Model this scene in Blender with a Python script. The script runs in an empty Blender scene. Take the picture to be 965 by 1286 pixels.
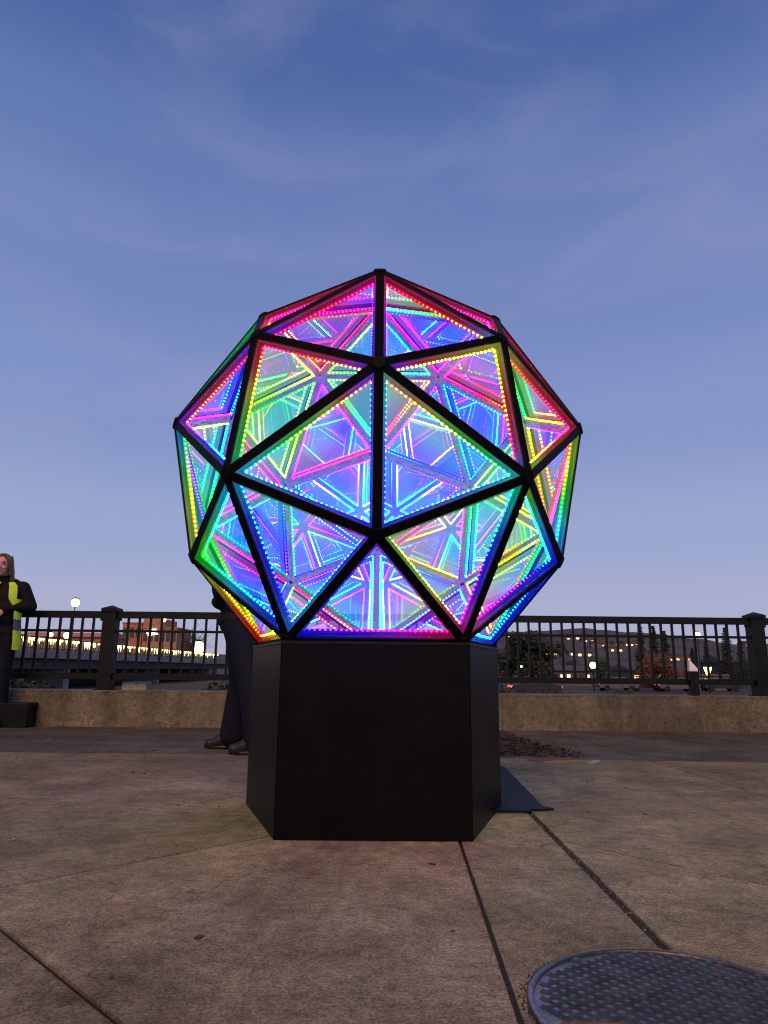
import bpy, bmesh, math, random, colorsys
from mathutils import Vector, Matrix, noise
random.seed(7)
R = math.radians
scene = bpy.context.scene
C = scene.collection

# ---------------------------------------------------------------- camera
F, PITCH, ROLL, YAW = 879.63, R(12.649), R(0.5588), R(-0.53)
EYE = Vector((0.0018, -3.1225, 0.587))
_r = Vector((math.cos(YAW), math.sin(YAW), 0)); _h = Vector((-math.sin(YAW), math.cos(YAW), 0))
FWD = _h*math.cos(PITCH) + Vector((0, 0, math.sin(PITCH)))
_u = -_h*math.sin(PITCH) + Vector((0, 0, math.cos(PITCH)))
RGT = _r*math.cos(ROLL) + _u*math.sin(ROLL); UPV = _u*math.cos(ROLL) - _r*math.sin(ROLL)
cam = bpy.data.cameras.new('camera'); camo = bpy.data.objects.new('camera', cam); C.objects.link(camo)
camo.matrix_world = Matrix(((RGT.x, UPV.x, -FWD.x, EYE.x), (RGT.y, UPV.y, -FWD.y, EYE.y), (RGT.z, UPV.z, -FWD.z, EYE.z), (0, 0, 0, 1)))
cam.sensor_fit = 'VERTICAL'; cam.sensor_height = 24; cam.lens = 24*F/1286.0
cam.clip_start = 0.05; cam.clip_end = 4000
scene.camera = camo

# ---------------------------------------------------------------- sky and sun
world = bpy.data.worlds.new('World'); scene.world = world; world.use_nodes = True
nt = world.node_tree; N = nt.nodes; L = nt.links
for n in list(N): N.remove(n)
out = N.new('ShaderNodeOutputWorld'); bg = N.new('ShaderNodeBackground'); L.new(bg.outputs[0], out.inputs[0])
tc = N.new('ShaderNodeTexCoord'); sep = N.new('ShaderNodeSeparateXYZ'); L.new(tc.outputs['Generated'], sep.inputs[0])
ramp = N.new('ShaderNodeValToRGB'); L.new(sep.outputs['Z'], ramp.inputs[0])
cr = ramp.color_ramp; cr.interpolation = 'EASE'
stops = [(0.0, (.41, .41, .57)), (.07, (.40, .43, .62)), (.17, (.31, .39, .63)), (.33, (.215, .30, .575)), (.52, (.155, .235, .50)), (.62, (.122, .198, .45)), (.72, (.068, .132, .355)), (.82, (.045, .10, .29)), (1.0, (.035, .085, .25))]
while len(cr.elements) < len(stops): cr.elements.new(.5)
for e, (p, c) in zip(cr.elements, stops): e.position = p; e.color = (*c, 1)
nis = N.new('ShaderNodeTexSky'); nis.sky_type = 'NISHITA'; nis.sun_disc = False
nis.sun_elevation = R(1.0); nis.sun_rotation = R(200)
hsum = N.new('ShaderNodeMix'); hsum.data_type = 'RGBA'; hsum.blend_type = 'ADD'; hsum.inputs[0].default_value = .006
L.new(ramp.outputs[0], hsum.inputs[6]); L.new(nis.outputs[0], hsum.inputs[7])
# thin high cloud: noise on the direction, stretched along the horizon
mp = N.new('ShaderNodeMapping'); mp.inputs['Scale'].default_value = (1.9, 1.9, 6.0); mp.inputs['Rotation'].default_value = (.25, .1, .4)
L.new(tc.outputs['Generated'], mp.inputs[0])
nz = N.new('ShaderNodeTexNoise'); nz.inputs['Scale'].default_value = 1.9; nz.inputs['Detail'].default_value = 8; nz.inputs['Roughness'].default_value = .55; nz.inputs['Distortion'].default_value = .6
L.new(mp.outputs[0], nz.inputs[0])
cm = N.new('ShaderNodeMapRange'); cm.inputs[1].default_value = .45; cm.inputs[2].default_value = .78; cm.inputs[3].default_value = 0; cm.inputs[4].default_value = .24
L.new(nz.outputs[0], cm.inputs[0])
cl = N.new('ShaderNodeMix'); cl.data_type = 'RGBA'; cl.inputs[7].default_value = (.36, .37, .56, 1)
L.new(cm.outputs[0], cl.inputs[0]); L.new(hsum.outputs[2], cl.inputs[6])
nv = N.new('ShaderNodeTexNoise'); nv.inputs['Scale'].default_value = 1.1; nv.inputs['Detail'].default_value = 3; L.new(tc.outputs['Generated'], nv.inputs[0])
vm = N.new('ShaderNodeMapRange'); vm.inputs[1].default_value = .42; vm.inputs[2].default_value = .66; vm.inputs[3].default_value = 0; vm.inputs[4].default_value = .20; L.new(nv.outputs[0], vm.inputs[0])
vi = N.new('ShaderNodeMix'); vi.data_type = 'RGBA'; vi.blend_type = 'MULTIPLY'; vi.inputs[7].default_value = (1.22, .92, .97, 1)
L.new(vm.outputs[0], vi.inputs[0]); L.new(cl.outputs[2], vi.inputs[6]); L.new(vi.outputs[2], bg.inputs[0]); bg.inputs[1].default_value = 1.0

sun = bpy.data.lights.new('sun', 'SUN'); suno = bpy.data.objects.new('sun', sun); C.objects.link(suno)
sun.energy = 2.2; sun.angle = R(35); sun.color = (1.0, .54, .22)      # warm sun lamp standing in for a street lamp behind the viewer
suno.rotation_euler = (R(46), 0, R(-10))

vs = scene.view_settings; vs.view_transform = 'Standard'; vs.look = 'None'; vs.exposure = 0.0; vs.gamma = 1.0
cy = scene.cycles
cy.use_denoising = True; cy.filter_width = 1.1
cy.max_bounces = 14; cy.glossy_bounces = 9; cy.transparent_max_bounces = 24; cy.diffuse_bounces = 3; cy.transmission_bounces = 8
cy.sample_clamp_indirect = 6.0; cy.caustics_reflective = True; cy.caustics_refractive = False

# ---------------------------------------------------------------- helpers
def ray(x, y): return RGT*(x-482.5) - UPV*(y-643) + FWD*F
def ground(x, y, z=0.0):
    d = ray(x, y); return EYE + d*((z-EYE.z)/d.z)
def aty(x, y, Y):
    d = ray(x, y); return EYE + d*((Y-EYE.y)/d.y)

class MB:
    def __init__(s): s.v = []; s.f = []; s.m = []
    def add(s, vs, fs, m=0):
        o = len(s.v); s.v += [tuple(v) for v in vs]; s.f += [tuple(i+o for i in f) for f in fs]; s.m += [m]*len(fs)
    def box(s, x0, x1, y0, y1, z0, z1, m=0):
        s.add([(x0,y0,z0),(x1,y0,z0),(x1,y1,z0),(x0,y1,z0),(x0,y0,z1),(x1,y0,z1),(x1,y1,z1),(x0,y1,z1)],
              [(0,3,2,1),(4,5,6,7),(0,1,5,4),(1,2,6,5),(2,3,7,6),(3,0,4,7)], m)
    def prism(s, poly, z0, z1, m=0, bev=0.0):
        n = len(poly)
        if bev:
            cx = sum(p[0] for p in poly)/n; cy_ = sum(p[1] for p in poly)/n
            def ins(p):
                d = Vector((p[0]-cx, p[1]-cy_)); l = d.length; return (cx+d.x*(1-bev/l), cy_+d.y*(1-bev/l))
            top = [ins(p) for p in poly]
            s.add([(*p[:2], z0) for p in poly]+[(*p[:2], z1-bev) for p in poly]+[(*p, z1) for p in top],
                  [tuple(range(n-1,-1,-1)), tuple(range(2*n,3*n))]+[(i,(i+1)%n,n+(i+1)%n,n+i) for i in range(n)]+[(n+i,n+(i+1)%n,2*n+(i+1)%n,2*n+i) for i in range(n)], m)
        else:
            s.add([(*p[:2], z0) for p in poly]+[(*p[:2], z1) for p in poly],
                  [tuple(range(n-1,-1,-1)), tuple(range(n,2*n))]+[(i,(i+1)%n,n+(i+1)%n,n+i) for i in range(n)], m)
    def tube(s, pts, rads, n=8, m=0, cap=True):
        pts = [Vector(p) for p in pts]; rings = []
        for i, p in enumerate(pts):
            t = (pts[min(i+1,len(pts)-1)]-pts[max(i-1,0)]).normalized()
            a = t.orthogonal().normalized() if i == 0 else (a - t*a.dot(t)).normalized()
            b = t.cross(a); rr = rads[i] if hasattr(rads,'__len__') else rads
            rings.append([p+(a*math.cos(2*math.pi*k/n)+b*math.sin(2*math.pi*k/n))*rr for k in range(n)])
        fs = [(i*n+k, i*n+(k+1)%n, (i+1)*n+(k+1)%n, (i+1)*n+k) for i in range(len(pts)-1) for k in range(n)]
        if cap: fs += [tuple(range(n-1,-1,-1)), tuple((len(pts)-1)*n+k for k in range(n))]
        s.add([v for r_ in rings for v in r_], fs, m)
    def lathe(s, prof, c=(0,0,0), n=16, m=0):
        k = len(prof); c = Vector(c)
        vs = [(c.x+r_*math.cos(2*math.pi*j/n), c.y+r_*math.sin(2*math.pi*j/n), c.z+z) for r_, z in prof for j in range(n)]
        fs = [(i*n+j, i*n+(j+1)%n, (i+1)*n+(j+1)%n, (i+1)*n+j) for i in range(k-1) for j in range(n)]
        fs += [tuple(range(n-1,-1,-1)), tuple((k-1)*n+j for j in range(n))]
        s.add(vs, fs, m)
    def mesh(s, name, mats):
        me = bpy.data.meshes.new(name); me.from_pydata(s.v, [], s.f)
        for mt in (mats if isinstance(mats, (list, tuple)) else [mats]): me.materials.append(mt)
        if any(s.m): me.polygons.foreach_set('material_index', s.m)
        me.update(); return me
    def build(s, name, mats, parent=None, smooth=False):
        me = s.mesh(name, mats)
        if smooth: me.polygons.foreach_set('use_smooth', [True]*len(me.polygons))
        return link(name, me, parent)
def link(name, me, parent=None):
    o = bpy.data.objects.new(name, me); C.objects.link(o)
    if parent: o.parent = parent
    return o
def tag(o, label=None, cat=None, group=None, kind=None):
    if label: o['label'] = label
    if cat: o['category'] = cat
    if group: o['group'] = group
    if kind: o['kind'] = kind
    return o
def thing(name, label, cat, loc=(0,0,0), rz=0, group=None):
    o = bpy.data.objects.new(name, None); C.objects.link(o); o.location = loc; o.rotation_euler.z = rz; o.empty_display_size = .1
    return tag(o, label, cat, group)

def mat(name, col, rough=.6, metal=0.0, var=0.0, scale=8.0, bump=0.0, bscale=60.0, col2=None, emit=None, estr=0.0, spec=.5, coords='Position', detail=5):
    m = bpy.data.materials.new(name); m.use_nodes = True
    t = m.node_tree; b = t.nodes['Principled BSDF']
    b.inputs['Base Color'].default_value = (*col, 1); b.inputs['Roughness'].default_value = rough; b.inputs['Metallic'].default_value = metal
    b.inputs['Specular IOR Level'].default_value = spec
    if var or col2:
        g = t.nodes.new('ShaderNodeNewGeometry'); nz = t.nodes.new('ShaderNodeTexNoise'); nz.inputs['Scale'].default_value = scale; nz.inputs['Detail'].default_value = detail; nz.inputs['Roughness'].default_value = .65
        t.links.new(g.outputs['Position'], nz.inputs['Vector'])
        rp = t.nodes.new('ShaderNodeValToRGB'); rp.color_ramp.elements[0].position = .3; rp.color_ramp.elements[1].position = .7
        c0 = tuple(c*(1-var) for c in col); c1 = col2 or tuple(min(1, c*(1+var)) for c in col)
        rp.color_ramp.elements[0].color = (*c0, 1); rp.color_ramp.elements[1].color = (*c1, 1)
        t.links.new(nz.outputs[0], rp.inputs[0]); t.links.new(rp.outputs[0], b.inputs['Base Color'])
    if bump:
        g = t.nodes.new('ShaderNodeNewGeometry'); nb = t.nodes.new('ShaderNodeTexNoise'); nb.inputs['Scale'].default_value = bscale; nb.inputs['Detail'].default_value = 4
        t.links.new(g.outputs['Position'], nb.inputs['Vector'])
        bp = t.nodes.new('ShaderNodeBump'); bp.inputs['Strength'].default_value = bump; bp.inputs['Distance'].default_value = .01
        t.links.new(nb.outputs[0], bp.inputs['Height']); t.links.new(bp.outputs[0], b.inputs['Normal'])
    if emit:
        b.inputs['Emission Color'].default_value = (*emit, 1); b.inputs['Emission Strength'].default_value = estr
    return m

def concrete(name, dark, mid, lite, rnd=.12, seed=0.0, stain=.5, spec=.3, streak=0.0):
    """mottled concrete: broad stains, medium blotches and fine speckle multiplied together, plus a relief"""
    m = bpy.data.materials.new(name); m.use_nodes = True; t = m.node_tree; b = t.nodes['Principled BSDF']
    g = t.nodes.new('ShaderNodeNewGeometry'); ad = t.nodes.new('ShaderNodeVectorMath'); ad.operation = 'ADD'; ad.inputs[1].default_value = (seed, seed*2, 0)
    t.links.new(g.outputs['Position'], ad.inputs[0])
    def nse(s, d, r_=.6):
        n = t.nodes.new('ShaderNodeTexNoise'); n.inputs['Scale'].default_value = s; n.inputs['Detail'].default_value = d; n.inputs['Roughness'].default_value = r_
        t.links.new(ad.outputs[0], n.inputs['Vector']); return n.outputs[0]
    def rng(v, a, b_, c, d):
        n = t.nodes.new('ShaderNodeMapRange'); n.inputs[1].default_value = a; n.inputs[2].default_value = b_; n.inputs[3].default_value = c; n.inputs[4].default_value = d
        t.links.new(v, n.inputs[0]); return n.outputs[0]
    def mul(a, b_):
        n = t.nodes.new('ShaderNodeMath'); n.operation = 'MULTIPLY'; t.links.new(a, n.inputs[0]); t.links.new(b_, n.inputs[1]); return n.outputs[0]
    n1 = nse(2.6, 6, .68)
    rp = t.nodes.new('ShaderNodeValToRGB'); e = rp.color_ramp.elements
    e[0].position = .32; e[0].color = (*dark, 1); e[1].position = .68; e[1].color = (*lite, 1); k = e.new(.5); k.color = (*mid, 1)
    t.links.new(n1, rp.inputs[0])
    f = mul(rng(nse(130, 4, .8), .36, .64, .40, 1.6), rng(nse(20, 8, .85), .36, .64, .50, 1.5))
    f = mul(f, rng(nse(.9, 4), .3, .7, 1-stain*.6, 1+stain*.25))
    vo = t.nodes.new('ShaderNodeTexVoronoi'); vo.inputs['Scale'].default_value = 3.1; t.links.new(ad.outputs[0], vo.inputs['Vector'])      # old gum and drip spots
    f = mul(f, rng(vo.outputs['Distance'], .035, .055, .55, 1.0))
    wv = t.nodes.new('ShaderNodeVectorMath'); wv.operation = 'MULTIPLY_ADD'; wn = t.nodes.new('ShaderNodeTexNoise'); wn.inputs['Scale'].default_value = 3.5; wn.inputs['Detail'].default_value = 6; t.links.new(ad.outputs[0], wn.inputs['Vector'])
    t.links.new(wn.outputs['Color'], wv.inputs[0]); wv.inputs[1].default_value = (.5, .5, .5); t.links.new(ad.outputs[0], wv.inputs[2])
    vc = t.nodes.new('ShaderNodeTexVoronoi'); vc.feature = 'DISTANCE_TO_EDGE'; vc.inputs['Scale'].default_value = .55; t.links.new(wv.outputs[0], vc.inputs['Vector'])   # hairline cracks
    f = mul(f, rng(vc.outputs['Distance'], .0, .0035, .55, 1.0))
    if streak:
        ms_ = t.nodes.new('ShaderNodeVectorMath'); ms_.operation = 'MULTIPLY'; ms_.inputs[1].default_value = (5.0, 5.0, .7); t.links.new(ad.outputs[0], ms_.inputs[0])
        ns_ = t.nodes.new('ShaderNodeTexNoise'); ns_.inputs['Scale'].default_value = 1.0; ns_.inputs['Detail'].default_value = 5; t.links.new(ms_.outputs[0], ns_.inputs['Vector'])
        f = mul(f, rng(ns_.outputs[0], .36, .64, 1-streak, 1+streak*.5))
    oi = t.nodes.new('ShaderNodeObjectInfo'); f = mul(f, rng(oi.outputs['Random'], 0, 1, 1-rnd, 1+rnd))
    mx = t.nodes.new('ShaderNodeVectorMath'); mx.operation = 'SCALE'; t.links.new(rp.outputs[0], mx.inputs[0]); t.links.new(f, mx.inputs['Scale'])
    t.links.new(mx.outputs[0], b.inputs['Base Color'])
    b.inputs['Roughness'].default_value = .78; b.inputs['Specular IOR Level'].default_value = spec
    bp = t.nodes.new('ShaderNodeBump'); bp.inputs['Strength'].default_value = .6; bp.inputs['Distance'].default_value = .004
    t.links.new(nse(140, 6, .7), bp.inputs['Height']); t.links.new(bp.outputs[0], b.inputs['Normal'])
    return m

M = {}
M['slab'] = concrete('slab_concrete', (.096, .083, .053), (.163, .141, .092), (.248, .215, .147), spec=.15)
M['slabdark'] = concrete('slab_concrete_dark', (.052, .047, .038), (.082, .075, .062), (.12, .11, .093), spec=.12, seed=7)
M['wall'] = concrete('wall_concrete', (.125, .108, .073), (.17, .147, .102), (.22, .19, .138), rnd=0, seed=11, stain=.8, streak=.22)
M['block'] = concrete('block_concrete', (.20, .21, .16), (.28, .28, .22), (.36, .36, .30), seed=5)
M['joint'] = mat('joint_dirt', (.006, .005, .0045), .95, var=.5, scale=40, bump=.5)
M['black'] = mat('black_paint', (.005, .005, .006), .45, spec=.2, var=.35, scale=14, bump=.05, bscale=90)
M['ped'] = mat('pedestal_black', (.0035, .0035, .004), .42, var=.35, scale=5, bump=.05, bscale=40, spec=.09)
M['strut'] = mat('strut_black_coat', (.004, .004, .005), .45, var=.3, scale=30, spec=.03)
M['alu'] = mat('aluminium_grey', (.11, .11, .125), .5, .2, var=.15, scale=30)
M['fence'] = mat('railing_paint', (.006, .0075, .007), .5, spec=.2, var=.4, scale=12, bump=.08)
M['iron'] = mat('cast_iron', (.10, .085, .08), .36, .85, var=.45, scale=22, bump=.25, bscale=120)
M['rust'] = mat('rusty_iron', (.10, .045, .025), .7, .3, var=.5, scale=30, bump=.3)
M['rubber'] = mat('dark_rubber', (.008, .011, .016), .7, var=.3, scale=9, spec=.12)
M['bark'] = mat('bark', (.05, .038, .03), .9, var=.3)
M['leafdk'] = mat('foliage_dark', (.022, .034, .02), .8, var=.5, scale=2)
M['leafgr'] = mat('foliage_green', (.035, .06, .022), .8, var=.5, scale=2)
M['leafred'] = mat('foliage_autumn', (.13, .05, .028), .8, var=.4, scale=2)
M['pine'] = mat('foliage_pine', (.016, .026, .018), .85, var=.4, scale=2)
M['mulch'] = mat('mulch', (.035, .022, .014), .95, var=.6, scale=60, bump=.8)
M['chip'] = mat('dry_leaf', (.042, .026, .016), .85, var=.75, scale=45)
M['redp'] = mat('red_chalk', (.13, .028, .018), .85, var=.5, scale=45)
M['yelp'] = mat('yellow_chalk', (.16, .15, .035), .85, var=.5, scale=45)
M['whtp'] = mat('white_chalk', (.26, .26, .24), .85, var=.3, scale=45)
M['white'] = mat('white_paint', (.75, .75, .72), .5, var=.06, scale=20)
M['skin'] = mat('skin', (.52, .30, .22), .5, var=.1, scale=30)
M['hair'] = mat('brown_hair', (.08, .045, .024), .5, var=.5, scale=60)
M['jacket'] = mat('black_jacket', (.006, .006, .007), .8, spec=.2, var=.4, scale=14, bump=.4, bscale=30)
M['vest'] = mat('hi_vis_yellow', (.52, .80, .03), .6, var=.12, scale=16, emit=None)
M['jeans'] = mat('dark_jeans', (.0045, .006, .0125), .85, spec=.2, var=.35, scale=25, bump=.9, bscale=13)
M['boot'] = mat('boot_leather', (.008, .0065, .006), .5, var=.3, scale=20)
M['eye'] = mat('eye_dark', (.02, .015, .012), .2)
M['lip'] = mat('lip', (.40, .13, .11), .5)
M['far'] = mat('far_ground', (.022, .022, .02), .9, var=.4, scale=.3)
M['hill'] = mat('hill_scrub', (.045, .05, .052), .95, var=.5, scale=.03, detail=8)
M['deck'] = concrete('bridge_concrete', (.20, .20, .19), (.28, .28, .27), (.36, .36, .34), seed=3)
M['brick'] = mat('brick', (.38, .19, .125), .85, var=.25, scale=1.2)
M['brickred'] = mat('brick_red', (.42, .17, .12), .85, var=.25, scale=1.2)
M['stucco'] = mat('stucco', (.13, .11, .10), .85, var=.15, scale=1)
M['roof'] = mat('roof_dark', (.06, .055, .055), .85, var=.3, scale=2)
M['glassdk'] = mat('window_glass', (.02, .025, .03), .08, spec=.8)
M['warm'] = mat('lit_window', (.6, .4, .2), .5, emit=(1.0, .58, .22), estr=3.0)
M['pinkw'] = mat('lit_house_window', (.6, .4, .3), .5, emit=(1.0, .52, .36), estr=2.4)
M['lampy'] = mat('lamp_glow', (.9, .8, .5), .4, emit=(1.0, .86, .30), estr=7)
M['lampw'] = mat('lamp_glow_white', (.9, .9, .8), .4, emit=(1.0, .92, .66), estr=3.5)
M['railglow'] = mat('rail_light', (.9, .7, .3), .4, emit=(1.0, .68, .15), estr=14)
M['tail'] = mat('tail_light', (.5, .02, .02), .4, emit=(1.0, .05, .06), estr=4)
M['carw'] = mat('car_silver', (.14, .14, .15), .25, .4)
M['card'] = mat('car_dark', (.03, .035, .05), .25, .2)
M['carr'] = mat('car_red', (.09, .015, .015), .25, .2)
M['tyre'] = mat('tyre', (.015, .015, .015), .9)

def led_mat(name, k, floor):
    m = bpy.data.materials.new(name); m.use_nodes = True; t = m.node_tree
    for n in list(t.nodes): t.nodes.remove(n)
    o = t.nodes.new('ShaderNodeOutputMaterial'); e = t.nodes.new('ShaderNodeEmission'); a = t.nodes.new('ShaderNodeAttribute'); a.attribute_name = 'led'
    mx = t.nodes.new('ShaderNodeMix'); mx.data_type = 'RGBA'; mx.inputs[0].default_value = floor; mx.inputs[7].default_value = (1, 1, 1, 1)
    t.links.new(a.outputs['Color'], mx.inputs[6]); t.links.new(mx.outputs[2], e.inputs[0]); e.inputs[1].default_value = k
    t.links.new(e.outputs[0], o.inputs[0]); return m
M['leddot'] = led_mat('led_dot', 260.0, .0006)
M['ledtape'] = led_mat('led_tape', .9, .0)
# half-silvered acrylic: part of the light passes, part is mirrored, and an added emission stands in for LED light scattered in the sheet
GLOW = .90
m = bpy.data.materials.new('half_mirror_acrylic'); m.use_nodes = True; t = m.node_tree
for n in list(t.nodes): t.nodes.remove(n)
o = t.nodes.new('ShaderNodeOutputMaterial'); tr = t.nodes.new('ShaderNodeBsdfTransparent'); tr.inputs[0].default_value = (.60, .66, .80, 1)
gl = t.nodes.new('ShaderNodeBsdfGlossy'); gl.inputs['Roughness'].default_value = 0.0; gl.inputs[0].default_value = (.93, .93, .96, 1)
gb = t.nodes.new('ShaderNodeNewGeometry')
def side(outer, inner):      # tinted sheet with its mirror film on the inner face
    n = t.nodes.new('ShaderNodeMapRange'); n.inputs[3].default_value = outer; n.inputs[4].default_value = inner; t.links.new(gb.outputs['Backfacing'], n.inputs[0]); return n.outputs[0]
m1 = t.nodes.new('ShaderNodeMixShader'); t.links.new(side(.05, .44), m1.inputs[0])
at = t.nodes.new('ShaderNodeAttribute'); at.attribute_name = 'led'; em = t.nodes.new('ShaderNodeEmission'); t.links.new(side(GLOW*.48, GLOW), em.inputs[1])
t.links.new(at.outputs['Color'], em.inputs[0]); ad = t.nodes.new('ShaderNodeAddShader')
t.links.new(tr.outputs[0], m1.inputs[1]); t.links.new(gl.outputs[0], m1.inputs[2])
t.links.new(m1.outputs[0], ad.inputs[0]); t.links.new(em.outputs[0], ad.inputs[1]); t.links.new(ad.outputs[0], o.inputs[0])
M['mirror'] = m

# ---------------------------------------------------------------- plaza: bed with jointed slabs
bed = MB(); bed.box(-14, 14, -8, 4.25, -.5, -.0075)
plaza = tag(bed.build('pavement', M['joint']), kind='structure')
def clip(poly, p, q, g):
    """part of a convex polygon to the left of the line p->q, at least g/2 away from it"""
    d = Vector((q[0]-p[0], q[1]-p[1])).normalized(); n = Vector((-d.y, d.x)); r_ = []
    def sd(a): return (a[0]-p[0])*n.x + (a[1]-p[1])*n.y - g/2
    for i in range(len(poly)):
        a, b = poly[i], poly[(i+1) % len(poly)]; sa, sb = sd(a), sd(b)
        if sa >= 0: r_.append(a)
        if sa*sb < 0:
            k = sa/(sa-sb); r_.append((a[0]+(b[0]-a[0])*k, a[1]+(b[1]-a[1])*k))
    return r_
def split(polys, p, q, g, cond=None):
    res = []
    for po in polys:
        if cond and not cond(po): res.append(po); continue
        a, b = clip(po, p, q, g), clip(po, q, p, g)
        res += [x for x in (a, b) if len(x) > 2]
    return res
def cen(po): return (sum(p[0] for p in po)/len(po), sum(p[1] for p in po)/len(po))
polys = [[(-14, -8), (14, -8), (14, 4.195), (-14, 4.195)]]
polys = split(polys, (.661, .054), (.639, -1.43), .026)
left = lambda po: cen(po)[0] < .65
right_ = lambda po: cen(po)[0] > .65
polys = split(polys, (.303, -.49), (.257, -1.771), .012, left)
mid = lambda po: .28 < cen(po)[0] < .65
lft = lambda po: cen(po)[0] < .28
polys = split(polys, (.2, -.815), (.8, -.820), .007, mid)
polys = split(polys, (.2, 1.4), (.8, 1.4), .005, mid)
polys = split(polys, (-1.008, -1.039), (-.368, -.416), .010, lft)
polys = split(polys, (-.854, -1.336), (-.423, -1.778), .013, lambda po: lft(po) and cen(po)[1] < 0 and cen(po)[0]+1 > cen(po)[1]-9 and min(p[1] for p in po) < -5)
polys = split(polys, (.654, -.444), (1.12, -.969), .010, right_)
polys = split(polys, (1.821, 3.586), (1.861, 2.086), .009, lambda po: right_(po) and max(p[1] for p in po) > 3)
polys = split(polys, (1.544, .709), (1.863, .385), .006, lambda po: right_(po) and max(p[1] for p in po) > 3)
polys = split(polys, (3.6, 0), (3.5, 4), .007, lambda po: cen(po)[0] > 2 and max(p[1] for p in po) > 3)
polys = split(polys, (-14, 2.12), (.4, 2.0), .008, lambda po: max(p[1] for p in po) > 3 and cen(po)[0] < .66)
polys = split(polys, (.6, 1.95), (14, .9), .008, lambda po: max(p[1] for p in po) > 3 and cen(po)[0] > .66)
for x in (-5.6, -3.9, -2.2, -.62):
    polys = split(polys, (x-.3, 0), (x+.1, 4), .006, lambda po: cen(po)[0] < .2 and min(p[1] for p in po) > 1.9)
for po in polys:
    s_ = MB(); s_.prism(po, -.045, 0.0, bev=.0012)
    c0, c1 = cen(po)
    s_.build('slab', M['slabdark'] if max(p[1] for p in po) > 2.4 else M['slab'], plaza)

# small litter on the slabs: twigs, pebbles, leaf bits
lit = MB()
for k in range(170):
    x = random.uniform(-3.4, 3.6); y = random.uniform(-1.7, 3.9)
    if x*x+y*y < .45: continue
    a = random.uniform(0, 6.28); l = random.choice([.004, .006, .008, .012]); w = l*random.uniform(.3, .8); h = random.uniform(.001, .004)
    ca, sa = math.cos(a), math.sin(a)
    lit.prism([(x+ca*l-sa*w, y+sa*l+ca*w), (x-ca*l-sa*w*.6, y-sa*l+ca*w*.6), (x-ca*l*.7+sa*w, y-sa*l*.7-ca*w), (x+ca*l*.8+sa*w*.7, y+sa*l*.8-ca*w*.7)], 0.0, h, random.choice([0, 0, 1]))
tag(lit.build('litter', [M['mulch'], M['whtp']]), 'tiny specks of dry leaf and grit scattered over the concrete slabs', 'litter', kind='stuff')
# grit lying in the wide joint
gm = MB()
for k in range(260):
    y = random.uniform(-1.43, .05); x = .639+.022*(y+1.43)/1.484 + random.uniform(-.011, .011); r_ = random.uniform(.0012, .0035)
    gm.lathe([(r_*.5, 0), (r_, r_*.6), (r_*.4, r_*1.2)], (x, y, -.008), 5, random.choice([0, 0, 0, 1]))
tag(gm.build('gravel', [M['mulch'], M['block']]), 'dark grit filling the wide joint between the concrete slabs', 'grit', kind='stuff')

# ---------------------------------------------------------------- beyond the wall: lower ground and hills
fg = MB(); fg.box(-1500, 1500, 4.6, 2500, -4, -1.5)
tag(fg.build('ground', M['far']), kind='structure')
def hill_z(x, y):
    k = max(0.0, (y-190)/420.0); ridge = 27*min(1, k)**1.3
    if x < 0: ridge *= max(.30, 1+x/190.0)
    if y > 560: ridge += 14*math.sin((x-40)/95.0)*min(1, (y-560)/150.0)
    return -1.6 + ridge + min(1, k)*(noise.noise(Vector((x/90, y/90, 0)))*9 + noise.noise(Vector((x/24, y/24, 3)))*3.0)
hm = MB(); nx, ny = 150, 44
hv = [(-500+1100*i/nx, 180+640*j/ny) for j in range(ny+1) for i in range(nx+1)]
hm.add([(x, y, hill_z(x, y)) for x, y in hv], [(j*(nx+1)+i, j*(nx+1)+i+1, (j+1)*(nx+1)+i+1, (j+1)*(nx+1)+i) for j in range(ny) for i in range(nx)])
tag(hm.build('hills', M['hill'], smooth=True), kind='structure')
def on_hill(px, py):
    d = ray(px, py).normalized(); s_ = 180.0
    while s_ < 900:
        p = EYE+d*s_
        if p.z < hill_z(p.x, p.y): return p
        s_ += 2
    return EYE+d*600

# ---------------------------------------------------------------- low wall and railing
WY = 4.2
w = MB(); w.box(-9, 9, WY, 4.62, -.3, .335)
wall = tag(w.build('low_wall', M['wall']), 'low tan concrete wall running under the black railing', 'wall')
w = MB(); w.prism([(-9, WY-.004), (9, WY-.004), (9, 4.626), (-9, 4.626)], .3345, .352, bev=.004); w.build('coping', M['wall'], wall)
w = MB(); w.prism([(-9, WY-.006), (9, WY-.006), (9, WY+.05), (-9, WY+.05)], -.02, .105, bev=.003); w.build('plinth', M['wall'], wall)

FY = 4.36
rail = thing('railing', 'black metal railing with square balusters on top of the low concrete wall', 'railing', (0, FY, .352))
def rbox(name, x0, x1, y0, y1, z0, z1):
    b = MB(); b.box(x0, x1, y0, y1, z0-.352, z1-.352); return b.build(name, M['fence'], rail)
posts = [-6.18, -2.79, .61, 4.02, 7.42]
for i, x in enumerate(posts):
    p = MB(); p.box(x-.068, x+.068, -.068, .068, 0, .80); p.box(x-.092, x+.092, -.092, .092, -.001, .012)
    po = p.build('post', M['fence'], rail)
    q = MB(); q.box(x-.085, x+.085, -.085, .085, .80, .832)
    q.add([(x-.085, -.085, .832), (x+.085, -.085, .832), (x+.085, .085, .832), (x-.085, .085, .832), (x, 0, .868)], [(0,1,4),(1,2,4),(2,3,4),(3,0,4)])
    q.build('post_cap', M['fence'], po)
bal = MB(); bal.box(-.011, .011, -.011, .011, .50-.352, 1.095-.352); balme = bal.mesh('baluster', M['fence'])
scr = MB(); scr.lathe([(.012, -.03), (.02, -.022), (.02, -.012), (.012, 0)], n=8); scrme = scr.mesh('bracket_bolt', M['fence'])
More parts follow.
